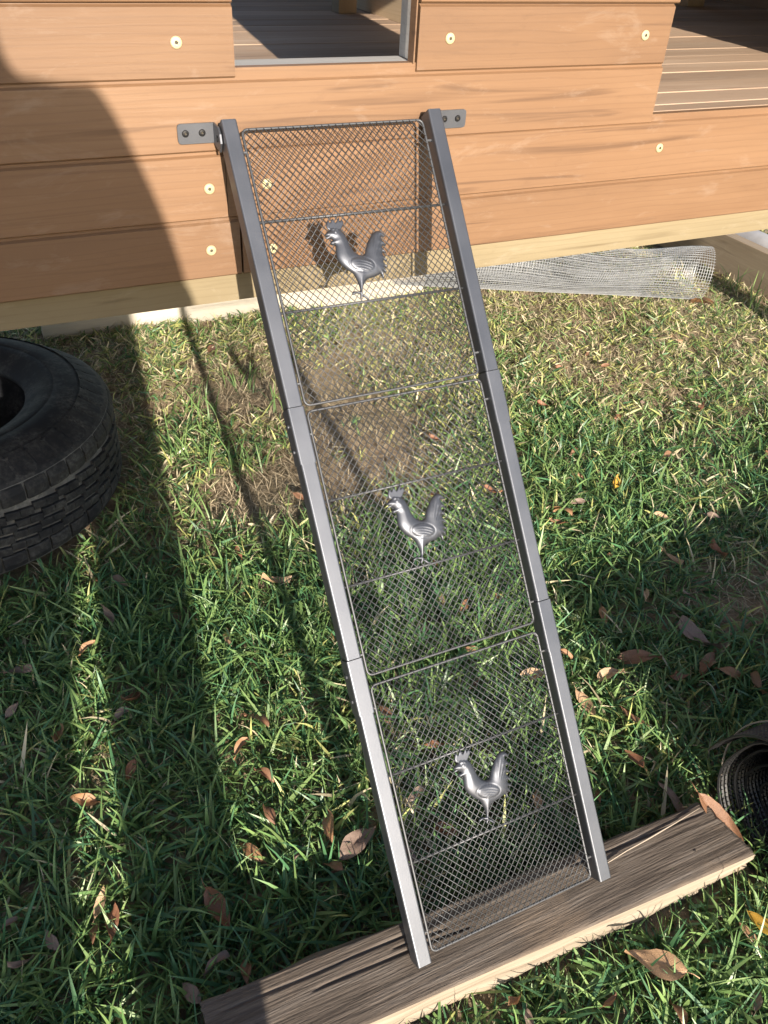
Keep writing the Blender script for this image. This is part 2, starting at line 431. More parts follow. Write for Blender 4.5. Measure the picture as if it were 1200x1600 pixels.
for i, (b0, b1) in enumerate(SEC):
    for sgn in (-1, 1):
        x0 = -.160 if sgn < 0 else .1392
        mb = MB()
        if i == 0: rail_piece(mb, x0, .0208, .026, b0, b1)
        else:
            rail_piece(mb, x0 - .0012, .0232, .0275, b0, b0 + .0745, .0010)
            rail_piece(mb, x0, .0208, .026, b0 + .0740, b1)
        r_ = mb.build('rail', M['paint'], ramp)
        if i == 0:      # end cap
            mb = MB(); pr = rr_profile(.0200, .0252)
            mb.prism(pr[::-1], lambda p: RP(x0 + .0004 + p[0], -.0012, p[1] - .0004), lambda p: RP(x0 + .0004 + p[0], -.0001, p[1] - .0004)); mb.build('end_cap', M['paint'], r_)
        else:           # pins showing on the outer side of the joint sleeve
            for bb in (b0 + .022, b0 + .056):
                xs = x0 - .0012 if sgn < 0 else x0 + .0220
                mb = MB(); mb.tube([RP(xs, bb, -.013), RP(xs + sgn * .0018, bb, -.013)], .0026, 10); mb.build('joint_pin', M['paint'], r_)

# rooster relief -------------------------------------------------------------
OUT = [(-44.1, 40.5), (-39.2, 45.2), (-35.5, 46.8), (-38.5, 49.6), (-38.3, 55.1), (-34.5, 61.0), (-32.7, 56.9), (-27.4, 62.5), (-25.1, 56.1), (-17.9, 63.6), (-18.8, 57.5), (-15.1, 59.4), (-13.3, 54.8), (-16.7, 49.8), (-19.5, 45.4), (-16.6, 41.7), (-14.6, 36.2), (-12.9, 30.2), (-11.2, 22.6), (-6.8, 14.0), (0.4, 9.1), (6.8, 10.3), (11.6, 19.5), (18.6, 29.0), (25.4, 36.2), (31.3, 39.1), (37.2, 38.4), (43.2, 31.8), (40.3, 30.0), (36.7, 31.4), (37.0, 26.9), (41.1, 20.5), (40.7, 18.0), (36.2, 18.7), (35.1, 15.6), (39.3, 9.5), (37.8, 7.6), (33.5, 9.4), (33.9, 5.1), (37.8, -0.7), (36.8, -3.1), (32.6, -1.5), (32.8, -5.5), (37.0, -10.0), (34.9, -12.1), (31.2, -10.4), (33.6, -16.9), (31.5, -18.8), (28.4, -16.6), (28.1, -24.3), (25.5, -24.9), (23.7, -19.3), (18.3, -21.2), (10.6, -22.8), (2.9, -24.1), (-1.5, -26.8), (-5.0, -32.1), (-7.7, -38.1), (-8.3, -43.3), (-4.5, -46.1), (-1.0, -50.7), (-2.3, -53.2), (-7.0, -48.4), (-10.0, -46.4), (-11.9, -49.5), (-13.9, -47.8), (-12.8, -43.8), (-17.3, -41.5), (-22.7, -43.0), (-23.9, -41.2), (-20.0, -38.1), (-12.6, -39.5), (-11.1, -35.2), (-11.8, -28.5), (-13.7, -20.2), (-16.3, -14.1), (-23.2, -8.1), (-29.7, -0.6), (-33.4, 7.2), (-34.0, 14.0), (-32.8, 22.2), (-32.5, 26.6), (-36.4, 26.6), (-39.0, 28.8), (-37.7, 31.6), (-33.9, 33.2), (-38.2, 36.0), (-42.4, 35.7), (-43.8, 38.0), (-40.1, 38.6)]
def catmull(P, n=3):
    out = []; N = len(P)
    for i in range(N):
        p0, p1, p2, p3 = (np.array(P[(i + k) % N]) for k in (-1, 0, 1, 2))
        for t in np.arange(n) / n:
            out.append(tuple(.5 * ((2 * p1) + (p2 - p0) * t * .7 / .7 + (2 * p0 - 5 * p1 + 4 * p2 - p3) * t * t + (-p0 + 3 * p1 - 3 * p2 + p3) * t ** 3)))
    return out
def rooster_mesh():
    bd = np.array(catmull(OUT, 3)); N = len(bd)
    a = bd; b = np.roll(bd, -1, 0)
    def dist(P):
        d = b - a; t = np.clip(((P[:, None] - a) * d).sum(-1) / (d * d).sum(-1), 0, 1)
        return np.sqrt((((a + t[..., None] * d) - P[:, None]) ** 2).sum(-1)).min(1)
    def inside(P):
        x, y = P[:, 0:1], P[:, 1:2]
        c = ((a[:, 1] > y) != (b[:, 1] > y)) & (x < (b[:, 0] - a[:, 0]) * (y - a[:, 1]) / (b[:, 1] - a[:, 1] + 1e-12) + a[:, 0])
        return c.sum(1) % 2 == 1
    gxx, gyy = np.meshgrid(np.arange(-46, 46, 1.25), np.arange(-55, 66, 1.25))
    gxx[::2] += .6
    P = np.stack([gxx.ravel(), gyy.ravel()], 1); P = P[inside(P)]; P = P[dist(P) > .55]
    allp = np.vstack([bd, P])
    vs, es, fs, *_ = delaunay_2d_cdt([Vector(p) for p in allp], [(i, (i + 1) % N) for i in range(N)], [], 1, 1e-5)
    Q = np.array([tuple(v) for v in vs]); d = dist(Q)
    h = 11.5 * np.sqrt(np.clip(1 - (1 - np.clip(d / 15, 0, 1)) ** 2, 0, 1)) * np.clip(d / 1.0, 0, 1) ** .3
    x, y = Q[:, 0], Q[:, 1]
    comb = (y > 47 - .25 * (x + 28)) & (x < -11); h = np.where(comb, np.minimum(h, 2.2), h)
    # tail grooves fan out from the tail root
    tx, ty = x - 10, y + 12; ang = np.degrees(np.arctan2(ty, tx)); rad = np.hypot(tx, ty)
    tail = np.clip((x - 14) / 8, 0, 1) * np.clip((rad - 18) / 8, 0, 1)
    h = h - tail * 1.5 * (0.5 + .5 * np.cos(ang / 9.2 * 2 * np.pi)) ** 3
    # wing: raised oval with feather grooves
    wx, wy = x + 2.0, y + 4.8; ca, sa = math.cos(math.radians(-16)), math.sin(math.radians(-16))
    u = (wx * ca + wy * sa) / 17.5; w = (-wx * sa + wy * ca) / 9.5; e = np.hypot(u, w)
    wing = np.clip((1 - e) * 5, 0, 1)
    h = h + wing * (1.6 - 1.5 * (.5 + .5 * np.cos((w * 9.5 + .12 * (u * 17.5) ** 2 * .1) / 3.6 * 2 * np.pi)) ** 2 * np.clip(u + .9, 0, 1)) - 1.0 * np.exp(-((e - 1.04) / .06) ** 2)
    # neck hackles
    nk = np.clip((y - 18) / 8, 0, 1) * np.clip((40 - y) / 6, 0, 1) * np.clip((x + 30) / 6, 0, 1)
    h = h - nk * .5 * (.5 + .5 * np.cos((x + .5 * y) / 2.6 * 2 * np.pi))
    # eye
    er = np.hypot(x + 29.7, y - 43.0); h = h + 1.5 * np.exp(-(er / 1.3) ** 2) - 1.1 * np.exp(-((er - 2.5) / .7) ** 2)
    h = np.maximum(h, .2) * (d > 1e-6)
    n = len(Q)
    verts = [(p[0] / 1000, p[1] / 1000, hh / 1000) for p, hh in zip(Q, h)] + [(p[0] / 1000, p[1] / 1000, -.0012) for p in bd]
    faces = [tuple(f) for f in fs]
    bi = range(N)
    for i in bi:
        j = (i + 1) % N; faces.append((i, n + i, n + j, j))
    faces.append(tuple(n + i for i in range(N)))
    me = mesh_from('rooster_ornament', verts, faces, M['rooster'], True)
    bm = bmesh.new(); bm.from_mesh(me); bmesh.ops.recalc_face_normals(bm, faces=bm.faces); bm.to_mesh(me); bm.free()
    me.polygons.foreach_set('use_smooth', [True] * len(me.polygons)); return me
RM = rooster_mesh()
ramp_rot = Matrix(((1, 0, 0), (0, -RD.y, RN.y), (0, -RD.z, RN.z)))     # local x->X, y->up the ramp, z->normal

PAN = [(.0085, .3755, .130, .251, -.009, .198), (.3835, .7445, .505, .622, -.009, .5685), (.7585, 1.1325, .8835, 1.007, 0.0, .945)]
HW = .1325; CP = -.0115
for (b0, b1, k0, k1, ra, rb) in PAN:
    mb = MB(); pts = []; r = .0075
    for cx, cy, a0 in ((HW - r, b0 + r, -90), (HW - r, b1 - r, 0), (-HW + r, b1 - r, 90), (-HW + r, b0 + r, 180)):
        for k in range(6):
            a = math.radians(a0 + 90 * k / 5); pts.append(RP(cx + r * math.cos(a), cy + r * math.sin(a), CP))
    mb.tube(pts, .0018, 8, closed=True, up=RN)
    fr = mb.build('mesh_panel_frame', M['wire'], ramp, True)
    for kb in (k0, k1):
        mb = MB(); mb.tube([RP(-HW - .006, kb, CP - .0012), RP(HW + .006, kb, CP - .0012)], .0018, 8); mb.build('cross_bar', M['wire'], fr, True)
    for s in (-1, 1):
        for bb in (b0 + .03, b1 - .03):
            mb = MB(); mb.tube([RP(s * HW, bb, CP), RP(s * (HW + .010), bb, CP)], .002, 6); mb.build('frame_pin', M['wire'], fr)
    # diamond wire: two crossing families clipped to the panel
    mb = MB(); px, pb = .0102, .0114; W0 = HW - .0005
    for fam in (1, -1):
        sl = fam * px / pb
        n = int((2 * W0 + (b1 - b0) * px / pb) / px) + 3
        start = -W0 - ((b1 - b0) * px / pb if fam > 0 else 0)
        for i in range(-1, n):
            xs = start + i * px                           # x at b0
            t0, t1 = b0, b1
            xa = xs; xb = xs + sl * (b1 - b0)
            ta = (-W0 - xs) / sl + b0; tb = (W0 - xs) / sl + b0
            lo, hi = min(ta, tb), max(ta, tb); t0 = max(t0, lo); t1 = min(t1, hi)
            if t1 - t0 < .002: continue
            c = CP + fam * .00045 + .0012
            p0 = RP(xs + sl * (t0 - b0), t0, c); p1 = RP(xs + sl * (t1 - b0), t1, c)
            mb.tube([p0, p1], .00066, 4, up=RN)
    mb.build('wire_mesh', M['wire'], fr, True, kind='stuff')
    ro = link('rooster_ornament', RM, fr, RP(ra, rb, CP + .0035), ramp_rot.to_euler())
    ro.scale = (1.0, 1.0, .55)
# brackets -------------------------------------------------------------------
bs = screw_mesh('bracket_screw', .0046, M['blackscrew'])
for sgn in (-1, 1):
    mb = MB(); xi = .1615 * sgn; xo = .2110 * sgn if sgn < 0 else .2175
    zl, zh = .0115, .0362
    # plate on the wall with rounded outer corners
    pr = [(xi, zl), (xo - sgn * .004, zl), (xo - sgn * .0012, zl + .0012), (xo, zl + .004), (xo, zh - .004), (xo - sgn * .0012, zh - .0012), (xo - sgn * .004, zh), (xi, zh)]
    mb.prism(pr if sgn > 0 else pr[::-1], lambda p: (p[0], -.0040, p[1]), lambda p: (p[0], -.0016, p[1]))
    # tab standing off the wall beside the rail, with an elongated hole
    x0, x1 = (xi, xi + sgn * .0024)
    outer = [(-.0040, zl), (-.0300, zl - .004), (-.0350, zl + .002), (-.0350, zh - .012), (-.0290, zh - .004), (-.0040, zh)]
    oc = [(-.0200 + .0065 * math.cos(math.radians(225 - 60 * k - 0)), .0225 + .0052 * math.sin(math.radians(225 - 60 * k))) for k in range(6)]
    outer = [(-.0040, zl - .001), (-.0300, zl - .006), (-.0360, zl + .006), (-.0330, zh - .008), (-.0250, zh - .001), (-.0040, zh)]
    ang = [math.atan2(q[1] - .0225, q[0] + .0200) for q in outer]
    inner = [(-.0200 + .0070 * math.cos(a), .0200 + .0050 * math.sin(a)) for a in ang]
    n = len(outer)
    vs = [(x0, p[0], p[1]) for p in outer] + [(x0, p[0], p[1]) for p in inner] + [(x1, p[0], p[1]) for p in outer] + [(x1, p[0], p[1]) for p in inner]
    fs = []
    for k in range(n):
        j = (k + 1) % n
        fs += [(k, j, n + j, n + k), (2 * n + k, 3 * n + k, 3 * n + j, 2 * n + j), (k, 2 * n + k, 2 * n + j, j), (n + k, n + j, 3 * n + j, 3 * n + k)]
    mb.add(vs, fs)
    bk = mb.build('wall_bracket', M['paint'], ramp)
    for xx in ((-.2010, -.1790) if sgn < 0 else (.2035, .1815)):
        link('bracket_screw', bs, bk, (xx, -.0040, .0245), (0, random.uniform(0, 3), 0))
    mb = MB(); mb.tube([(xi + sgn * .003, -.0200, .0200), (xi - sgn * .004, -.0200, .0200)], .0032, 8); mb.build('pivot_bolt', M['blackscrew'], bk)

# ================================================================ BEAM
def beam():
    root = empty('timber_beam', (-.02, -.72, -.950))
    tag(root, 'weathered timber beam lying on the lawn under the ramp feet', 'beam')
    A = Vector((-.4330, -.6480)); D = Vector((1, -.040)).normalized(); Nn = Vector((D.y, -D.x))   # Nn points to the viewer
    Lb = .830; Wd = .1055; ZT = -.8675; ZB = -.9500
    ns, nw, nh = 240, 56, 14
    rs = np.random.default_rng(5)
    def n1(t, f, ph=0): return np.sin(t * f + ph) + .6 * np.sin(t * f * 2.3 + ph * 1.7 + 1) + .4 * np.sin(t * f * 5.1 + ph * 2.1)
    s = np.linspace(0, 1, ns)
    per = [('t', w) for w in np.linspace(0, 1, nw)] + [('f', h) for h in np.linspace(0, 1, nh)[1:]] + [('b', w) for w in np.linspace(1, 0, 8)[1:]] + [('k', h) for h in np.linspace(1, 0, 8)[1:-1]]
    jag = rs.normal(0, 1, len(per)); jag = np.convolve(jag, [.25, .5, .25], 'same')
    rows = []; npz = len(per)
    cracks = [(.20, .02, .36, .022, 1.0), (.40, .16, .46, .022, 2.2), (.16, .66, .99, .022, .4), (.30, .30, .42, .020, 3.0)]
    verts = np.zeros((ns, npz, 3)); mi = []
    for i, t in enumerate(s):
        for j, (k, q) in enumerate(per):
            end = 0
            tt = t * Lb
            if i >= ns - 8:
                fr = (i - (ns - 9)) / 8; pw = q if k == 't' else (1 if k == 'f' else (q if k == 'b' else 0))
                tt += fr * (jag[j] * .0045 - .030 * (pw - .0) * 0 + .020 * pw - .012)
            if i < 6: tt += (1 - i / 6) * jag[-j] * .002
            if k == 't':
                w = q * Wd; zz = ZT + .0004 * n1(q, 150, .3 * t) * (.5 + .5 * math.sin(t * 7 + 1)) - .0010 * (1 if q < .02 else 0)
                zz += .0012 * n1(t, 7, 1) * .5
                edge = min(q, 1 - q)
                if edge < .04: zz -= .003 * (1 - edge / .04) ** 2
                for (cw, a0, a1, cwid, ph) in cracks:
                    if a0 < t < a1:
                        ctr = cw + .012 * math.sin(t * 9 + ph) + .004 * math.sin(t * 40 + ph)
                        d = abs(q - ctr); f = min(1, (t - a0) / .03, (a1 - t) / .03)
                        if d < cwid: zz -= .0045 * f * (1 - d / cwid)
                if q == 0: w += .004 * n1(t, 14, 2) * .6
            elif k == 'f':
                w = Wd + .0018 * n1(t, 9, q * 3) + .0012 * n1(q, 14, t * 9) - .004 * q * q; zz = ZT - .003 + (ZB - ZT + .003) * q
                if q > .75: w -= .006 * (q - .75) / .25 * (1 + .3 * n1(t, 13, 1)); zz += .0015 * n1(t, 17, .3) * (q - .75) / .25
                if t > .90: zz += (t - .90) / .10 * .022 * q
            elif k == 'b': w = q * (Wd - .012); zz = ZB + (.022 * (t - .90) / .10 if t > .90 else 0)
            else: w = .001 * n1(t, 12, 0); zz = ZT + (ZB - ZT) * q
            P = A + D * tt + Nn * w
            verts[i, j] = (P.x, P.y, zz)
    V = verts.reshape(-1, 3); F = []; mi = []
    for i in range(ns - 1):
        for j in range(npz):
            j2 = (j + 1) % npz
            F.append((i * npz + j, i * npz + j2, (i + 1) * npz + j2, (i + 1) * npz + j)); mi.append(1 if per[j2][0] == 'f' else 0)
    F.append(tuple(range(npz))[::-1]); mi.append(0); F.append(tuple((ns - 1) * npz + j for j in range(npz))); mi.append(1)
    me = mesh_from('timber', V, F, [M['beam_top'], M['beam_face']], True, mi)
    bm = bmesh.new(); bm.from_mesh(me); bmesh.ops.recalc_face_normals(bm, faces=bm.faces); bm.to_mesh(me); bm.free()
    link('timber', me, root)
    # old nail holes
    nh_ = MB()
    for (t, q) in ((.905, .62),):
        P = A + D * (t * Lb) + Nn * (q * Wd)
        nh_.tube([(P.x, P.y, ZT - .002), (P.x, P.y, ZT + .0006)], .0028, 9)
    nh_.build('nail_hole', M['blackscrew'], root)
    return root
beam()
# dry stalk lying on the beam, and a paint blob next to the rail foot
mb = MB(); mb.tube([(.170, -.7080, -.8650), (.215, -.7035, -.8640), (.262, -.7005, -.8645), (.318, -.6960, -.8650), (.372, -.6910, -.8640)], [.0008, .0010, .0014, .0010, .0008], 6)
tag(mb.build('dry_stalk', M['twine'], None, True), 'thin dry grass stalk lying on the right end of the timber beam', 'stalk')

# ================================================================ TYRE
def tyre():
    cx, cy, R, W, RH = -.675, .747, .406, .280, .214
    z0 = -.956
    root = empty('car_tyre', (cx, cy, z0)); root.rotation_euler = (math.radians(-.8), math.radians(.6), .3)
    tag(root, 'old black car tyre lying flat on the lawn at the coop corner', 'tyre')
    # carcass lathe (r,z) outline, closed, open hole in the middle
    h = W
    pr = [(RH + .006, .030), (RH, .022), (RH + .004, .010), (RH + .016, .006), (RH + .05, .0015), (RH + .09, .002), (R - .060, .010), (R - .046, .022), (R - .0095, .040), (R - .0075, h / 2), (R - .0095, h - .040),
          (R - .046, h - .018), (R - .056, h - .010), (R - .060, h - .0070), (R - .063, h - .0080), (R - .078, h - .0015), (RH + .090, h + .0035), (RH + .070, h + .0045), (RH + .068, h + .0030), (RH + .065, h + .0042), (RH + .048, h + .0015), (RH + .034, h - .0045),
          (RH + .024, h - .0110), (RH + .018, h - .0120), (RH + .013, h - .0175), (RH + .005, h - .0215), (RH, h - .030), (RH + .003, h - .042), (RH + .016, h - .040), (R - .06, h - .035), (R - .035, h / 2), (R - .06, .035), (RH + .016, .040)]
    n = 128; vs = []; fs = []; k = len(pr)
    for i in range(n):
        a = 2 * math.pi * i / n
        vs += [(r * math.cos(a), r * math.sin(a), zz) for r, zz in pr]
    for i in range(n):
        j = (i + 1) % n
        for q in range(k): fs.append((i * k + q, j * k + q, j * k + (q + 1) % k, i * k + (q + 1) % k))
    me = mesh_from('carcass', vs, fs, [M['rubber'], M['rubber_groove']], True, [1 if 7 <= q % k <= 9 else 0 for q in range(len(fs))])
    bm = bmesh.new(); bm.from_mesh(me); bmesh.ops.recalc_face_normals(bm, faces=bm.faces); bm.to_mesh(me); bm.free()
    o = link('carcass', me); o.parent = root; o.location = (0, 0, 0)
    # shoulder blocks, shared mesh, top and bottom edge of the tread
    nb = 46
    def block(za, zb, flip):
        mb = MB(); da = 2 * math.pi / nb * .90; m = 5
        secs = [(R - .018, zb - .012 * 0), (R - .001, zb), (R, zb - .006), (R, za + .003), (R - .001, za), (R - .018, za)]
        if not flip: secs = [(R - .066, zb), (R - .050, zb - .010), (R - .020, zb - .030), (R - .006, zb - .042), (R, zb - .056), (R, za + .003), (R - .0018, za), (R - .016, za)]
        else: secs = [(R - .016, zb), (R - .0018, zb), (R, zb - .003), (R, za + .056), (R - .006, za + .042), (R - .020, za + .030), (R - .050, za + .010), (R - .066, za)]
        vs = []; K = len(secs)
        for i in range(m + 1):
            a = -da / 2 + da * i / m
            ins = .0015 if i in (0, m) else 0
            for r, zz in secs: vs.append(((r - ins) * math.cos(a), (r - ins) * math.sin(a), zz))
        fs = [(i * K + q, (i + 1) * K + q, (i + 1) * K + q + 1, i * K + q + 1) for i in range(m) for q in range(K - 1)]
        fs += [tuple(range(K)), tuple(m * K + q for q in range(K))[::-1]]
        mb.add(vs, fs); me = mb.mesh('shoulder_block', M['rubber'], False)
        bm = bmesh.new(); bm.from_mesh(me); bmesh.ops.recalc_face_normals(bm, faces=bm.faces); bm.to_mesh(me); bm.free()
        return me
    top = block(h - .082, h - .003, False); bot = block(.003, .082, True)
    for me_, ph in ((top, 0), (bot, .5)):
        for i in range(nb):
            o = bpy.data.objects.new('shoulder_block', me_); C.objects.link(o); o.parent = root
            o.rotation_euler = (0, 0, 2 * math.pi * (i + ph) / nb)
    # centre rows of zig-zag ribs; each rib one part
    for zc, wz, ph in ((.0975, .0200, 0), (.1230, .0190, .33), (.1475, .0190, .66), (.1725, .0200, .1)):
        mb = MB(); nbk = 84
        for i in range(nbk):
            a0 = 2 * math.pi * (i + ph) / nbk; a1 = a0 + 2 * math.pi / nbk * .955
            zo = .0019 if i % 2 else -.0019
            vs = []
            for a, sh in ((a0, .002), ((a0 + a1) / 2, 0), (a1, -.002)):
                for r, zz in ((R - .015, zc - wz / 2 + zo), (R - .001, zc - wz / 2 + .001 + zo), (R, zc - wz / 2 + .003 + zo), (R, zc + wz / 2 - .003 + zo), (R - .001, zc + wz / 2 - .001 + zo), (R - .015, zc + wz / 2 + zo)):
                    vs.append((r * math.cos(a), r * math.sin(a), zz + sh))
            fs = [(q * 6 + e, (q + 1) * 6 + e, (q + 1) * 6 + e + 1, q * 6 + e + 1) for q in range(2) for e in range(5)] + [(0, 1, 2, 3, 4, 5), (17, 16, 15, 14, 13, 12)]
            mb.add(vs, fs)
        me = mb.mesh('tread_rib', M['rubber'])
        bm = bmesh.new(); bm.from_mesh(me); bmesh.ops.recalc_face_normals(bm, faces=bm.faces); bm.to_mesh(me); bm.free()
        o = link('tread_rib', me); o.parent = root; o.location = (0, 0, 0)
    return root
tyre()
mb = MB(); mb.tube([(-.675, .747, ZG - .02), (-.675, .747, -.925)], .232, 40)  # near-black disc filling the tyre hole as painted shade
tag(mb.build('tyre_hole_shade', simple('near_black_hole_shade', (.010, .008, .006), .95, 0, .4, 90, .6)), 'near-black disc painting shade into the hollow of the old tyre', 'tyre_hole_shade', kind='stuff')

# ================================================================ NETTING ROLL (black)
def net_roll():
    cx0, yc, zc, R0 = .425, -.775, -.812, .138
    root = empty('netting_roll', (.85, yc, ZG))
    tag(root, 'loose roll of black plastic netting beside the end of the timber beam', 'netting')
    def sp(th, x):
        turns = th / (2 * math.pi)
        r = R0 - .0175 * turns + .005 * math.sin(2.3 * th + 6 * x) + .003 * math.sin(5 * th + 3)
        sq = 1 - .08 * math.sin(th) ** 2
        off = .012 * math.sin(1.3 * th) + .02 * turns * math.cos(th * .37)
        return Vector((x + .010 * math.sin(th * 1.1) + .014 * turns * (1 if x < .6 else 0), yc + r * math.cos(th), max(zc + r * sq * math.sin(th) - .006 * turns, ZG + .012)))
    T = 6.2 * 2 * math.pi
    mb = MB(); X1 = 1.28
    for x in np.arange(0, X1 - cx0, .0078):
        mb.tube([sp(T * i / 230, cx0 + x) for i in range(231)], .0019, 3, cap=False)
    th = 0
    while th < T:
        turns = th / (2 * math.pi); r = R0 - .0175 * turns
        mb.tube([sp(th, cx0 + x) for x in np.linspace(0, X1 - cx0, 16)], .0019, 3, cap=False); th += .0080 / r
    mb.build('netting', M['net'], root, kind='stuff')
    mb = MB()
    mb.tube([sp(T * i / 230, cx0 - .001) for i in range(231)], .0020, 5)
    mb.build('selvedge', M['net'], root)
    mb = MB(); mb.tube([Vector((cx0 + .045 + .02 * math.sin(t), yc + (R0 + .002) * math.cos(t), max(zc + (R0 * .925 + .004) * math.sin(t), ZG + .01))) for t in np.linspace(-.6, 3.6, 40)], .0016, 6)
    mb.build('tie_twine', M['twine'], root)
net_roll()

# ================================================================ galvanised wire netting under the coop
def hardware_cloth():
    root = empty('wire_netting', (1.5, 1.3, ZG))
    tag(root, 'crumpled galvanised square wire netting lying under the coop edge', 'netting')
    A = Vector((.93, 1.56, 0)); B = Vector((1.975, 1.065, 0)); D = (B - A); Ln = D.length; D /= Ln; Nn = Vector((-D.y, D.x, 0))
    def S(s, u):
        # u: metres along the cross-section (a squashed spiral), s: metres along the roll
        t = u / .50; th = -1.2 + 2 * math.pi * t
        k = s / Ln
        ry = .105 - .022 * t + .010 * math.sin(4 * k + 2); rz = .116 - .020 * t + .010 * math.sin(7 * k + 1) + .006 * math.sin(13 * k + th)
        rz *= (1 - .22 * k)
        p = A + D * (s + .02 * math.sin(th * 1.0) + .012 * math.sin(9 * k + th)) + Nn * (ry * math.cos(th) - .0)
        z = ZG + .030 + rz + rz * math.sin(th)
        return Vector((p.x, p.y, z))
    mb = MB(); p = .0092; U = 1.12
    for u in np.arange(0, U, p):
        mx = Ln - (.16 if u > .46 else 0) - .05 * (u > .8)
        mb.tube([S(s, u) for s in np.linspace(0, mx, 28)], .00075, 4, cap=False)
    for s in np.arange(0, Ln, p):
        um = U if s < Ln - .21 else (.80 if s < Ln - .16 else .46)
        mb.tube([S(s, u) for u in np.linspace(0, um, 60)], .00075, 4, cap=False)
    mb.build('wire_grid', M['galv'], root, kind='stuff')
hardware_cloth()

# ================================================================ edging boards and pipe
mb = MB(); mb.box((-.36, 1.520, ZG - .03), (1.02, 1.560, -.872)); e1 = mb.build('edging_board', M['whiteboard'])
tag(e1, 'pale weathered board on edge on the ground beneath the coop', 'board')
me = bevelled_box_mesh('edging_beam', (.05, 2.0, .165), .003, M['edge']); e2 = link('edging_beam', me, None, (2.300, 1.75, -.868))
tag(e2, 'brown timber edging running back under the right side of the coop', 'edging')
mb = MB(); mb.tube([(2.372, .74, -.800), (2.372, 1.4, -.802), (2.372, 2.7, -.802)], .044, 20); p = mb.build('drain_pipe', M['pipe'], None, True)
tag(p, 'grey plastic pipe lying along the timber edging', 'pipe')

# ================================================================ LAWN
def in_obstacle(x, y):
    m = (np.hypot(x + .675, y - .747) < .392)
    # beam footprint
    dx = x + .433; dy = y + .648; t = dx * .9992 - dy * .03997; w = -(dx * .03997 + dy * .9992)
    m |= (t > -.004) & (t < .828) & (w > .004) & (w < .108)
    m |= (x > 2.275) & (x < 2.325) & (y > .75)
    m |= (np.abs(y - 1.54) < .022) & (x > -.36) & (x < 1.02)
    return m
def blob(x, y, cx, cy, rx, ry): return np.exp(-(((x - cx) / rx) ** 2 + ((y - cy) / ry) ** 2))
def bare(x, y):
    b = 1.5 * blob(x, y, .36, .68, .20, .32) + 1.5 * blob(x, y, .04, .47, .20, .13) + 1.4 * blob(x, y, .17, 1.0, .24, .12) + .8 * blob(x, y, .93, -.26, .26, .14) + .6 * blob(x, y, -.25, .95, .12, .4) + .45 * blob(x, y, .55, 1.2, .3, .2)
    b += .5 * np.clip((y - 1.5) / .4, 0, 1) * (x < 2.2)
    return np.clip(b, 0, 1)
def dry_and_sunlit(x, y):  # dry tone plus sun brightness painted into the blade colours, rising towards the coop
    d = .06 + .60 * np.clip((y - .15) / .9, 0, 1) + .25 * np.clip((x - .5) / .8, 0, 1) * np.clip((y + .1) / .5, 0, 1)
    d += .15 * np.sin(7 * x + 3 * y) * np.sin(5 * y - 4 * x)
    return np.clip(d + bare(x, y) * .4, 0, .95)

def blades(n_seg, base, az, length, width, lean0, lean1, twist, col, roll=None):
    """vectorised curved blades. base (N,3)"""
    N = len(base); K = n_seg + 1
    ts = np.linspace(0, 1, K); seg = length / n_seg
    pos = base.copy(); V = np.zeros((N, 2 * n_seg + 1, 3)); side = np.stack([-np.sin(az + twist), np.cos(az + twist), np.zeros(N)], 1)
    for i, t in enumerate(ts):
        ang = lean0 + (lean1 - lean0) * t ** 1.2
        w = width * (.55 + .45 * min(1, t * 4)) * (1 - t ** 2.2) * .5
        sd_ = side
        if roll is not None:
            dd = np.stack([np.cos(az) * np.sin(ang), np.sin(az) * np.sin(ang), np.cos(ang)], 1)
            nn = np.cross(dd, side); sd_ = side * np.cos(roll)[:, None] + nn * np.sin(roll)[:, None]
        if i < n_seg:
            V[:, 2 * i] = pos - sd_ * w[:, None]; V[:, 2 * i + 1] = pos + sd_ * w[:, None]
        else: V[:, 2 * i] = pos
        d = np.stack([np.cos(az) * np.sin(ang), np.sin(az) * np.sin(ang), np.cos(ang)], 1)
        pos = pos + d * seg[:, None]
    nv = 2 * n_seg + 1
    f4 = np.array([[2 * i, 2 * i + 1, 2 * i + 3, 2 * i + 2] for i in range(n_seg - 1)]); f3 = np.array([[2 * n_seg - 2, 2 * n_seg - 1, 2 * n_seg]])
    off = (np.arange(N) * nv)[:, None, None]
    Q = (f4[None] + off).reshape(-1, 4); T3 = (f3[None] + off).reshape(-1, 3)
    tt = np.repeat(ts, 2)[:nv]
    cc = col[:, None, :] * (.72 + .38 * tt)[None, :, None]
    return V.reshape(-1, 3), Q, T3, cc.reshape(-1, 3)

def build_blades(name, parts, mat):
    vo = 0; VV = []; QQ = []; TT = []; CC = []
    for V, Q, T3, cc in parts:
        VV.append(V); QQ.append(Q + vo); TT.append(T3 + vo); CC.append(cc); vo += len(V)
    V = np.vstack(VV); Q = np.vstack(QQ); T3 = np.vstack(TT); cc = np.vstack(CC)
    floor = gh(V[:, 0], V[:, 1]) + .0005; V[:, 2] = np.maximum(V[:, 2], floor)
    me = bpy.data.meshes.new(name); nq, nt = len(Q), len(T3)
    me.vertices.add(len(V)); me.vertices.foreach_set('co', V.astype(np.float32).ravel())
    me.loops.add(4 * nq + 3 * nt); me.loops.foreach_set('vertex_index', np.concatenate([Q.ravel(), T3.ravel()]).astype(np.int32))
    me.polygons.add(nq + nt)
    me.polygons.foreach_set('loop_start', np.concatenate([np.arange(nq) * 4, 4 * nq + np.arange(nt) * 3]).astype(np.int32))
    me.polygons.foreach_set('use_smooth', np.ones(nq + nt, bool))
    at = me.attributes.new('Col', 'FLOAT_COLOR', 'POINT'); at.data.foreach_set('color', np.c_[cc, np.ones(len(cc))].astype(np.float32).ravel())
    me.materials.append(mat); me.update(calc_edges=True); me.validate()
    return link(name, me)

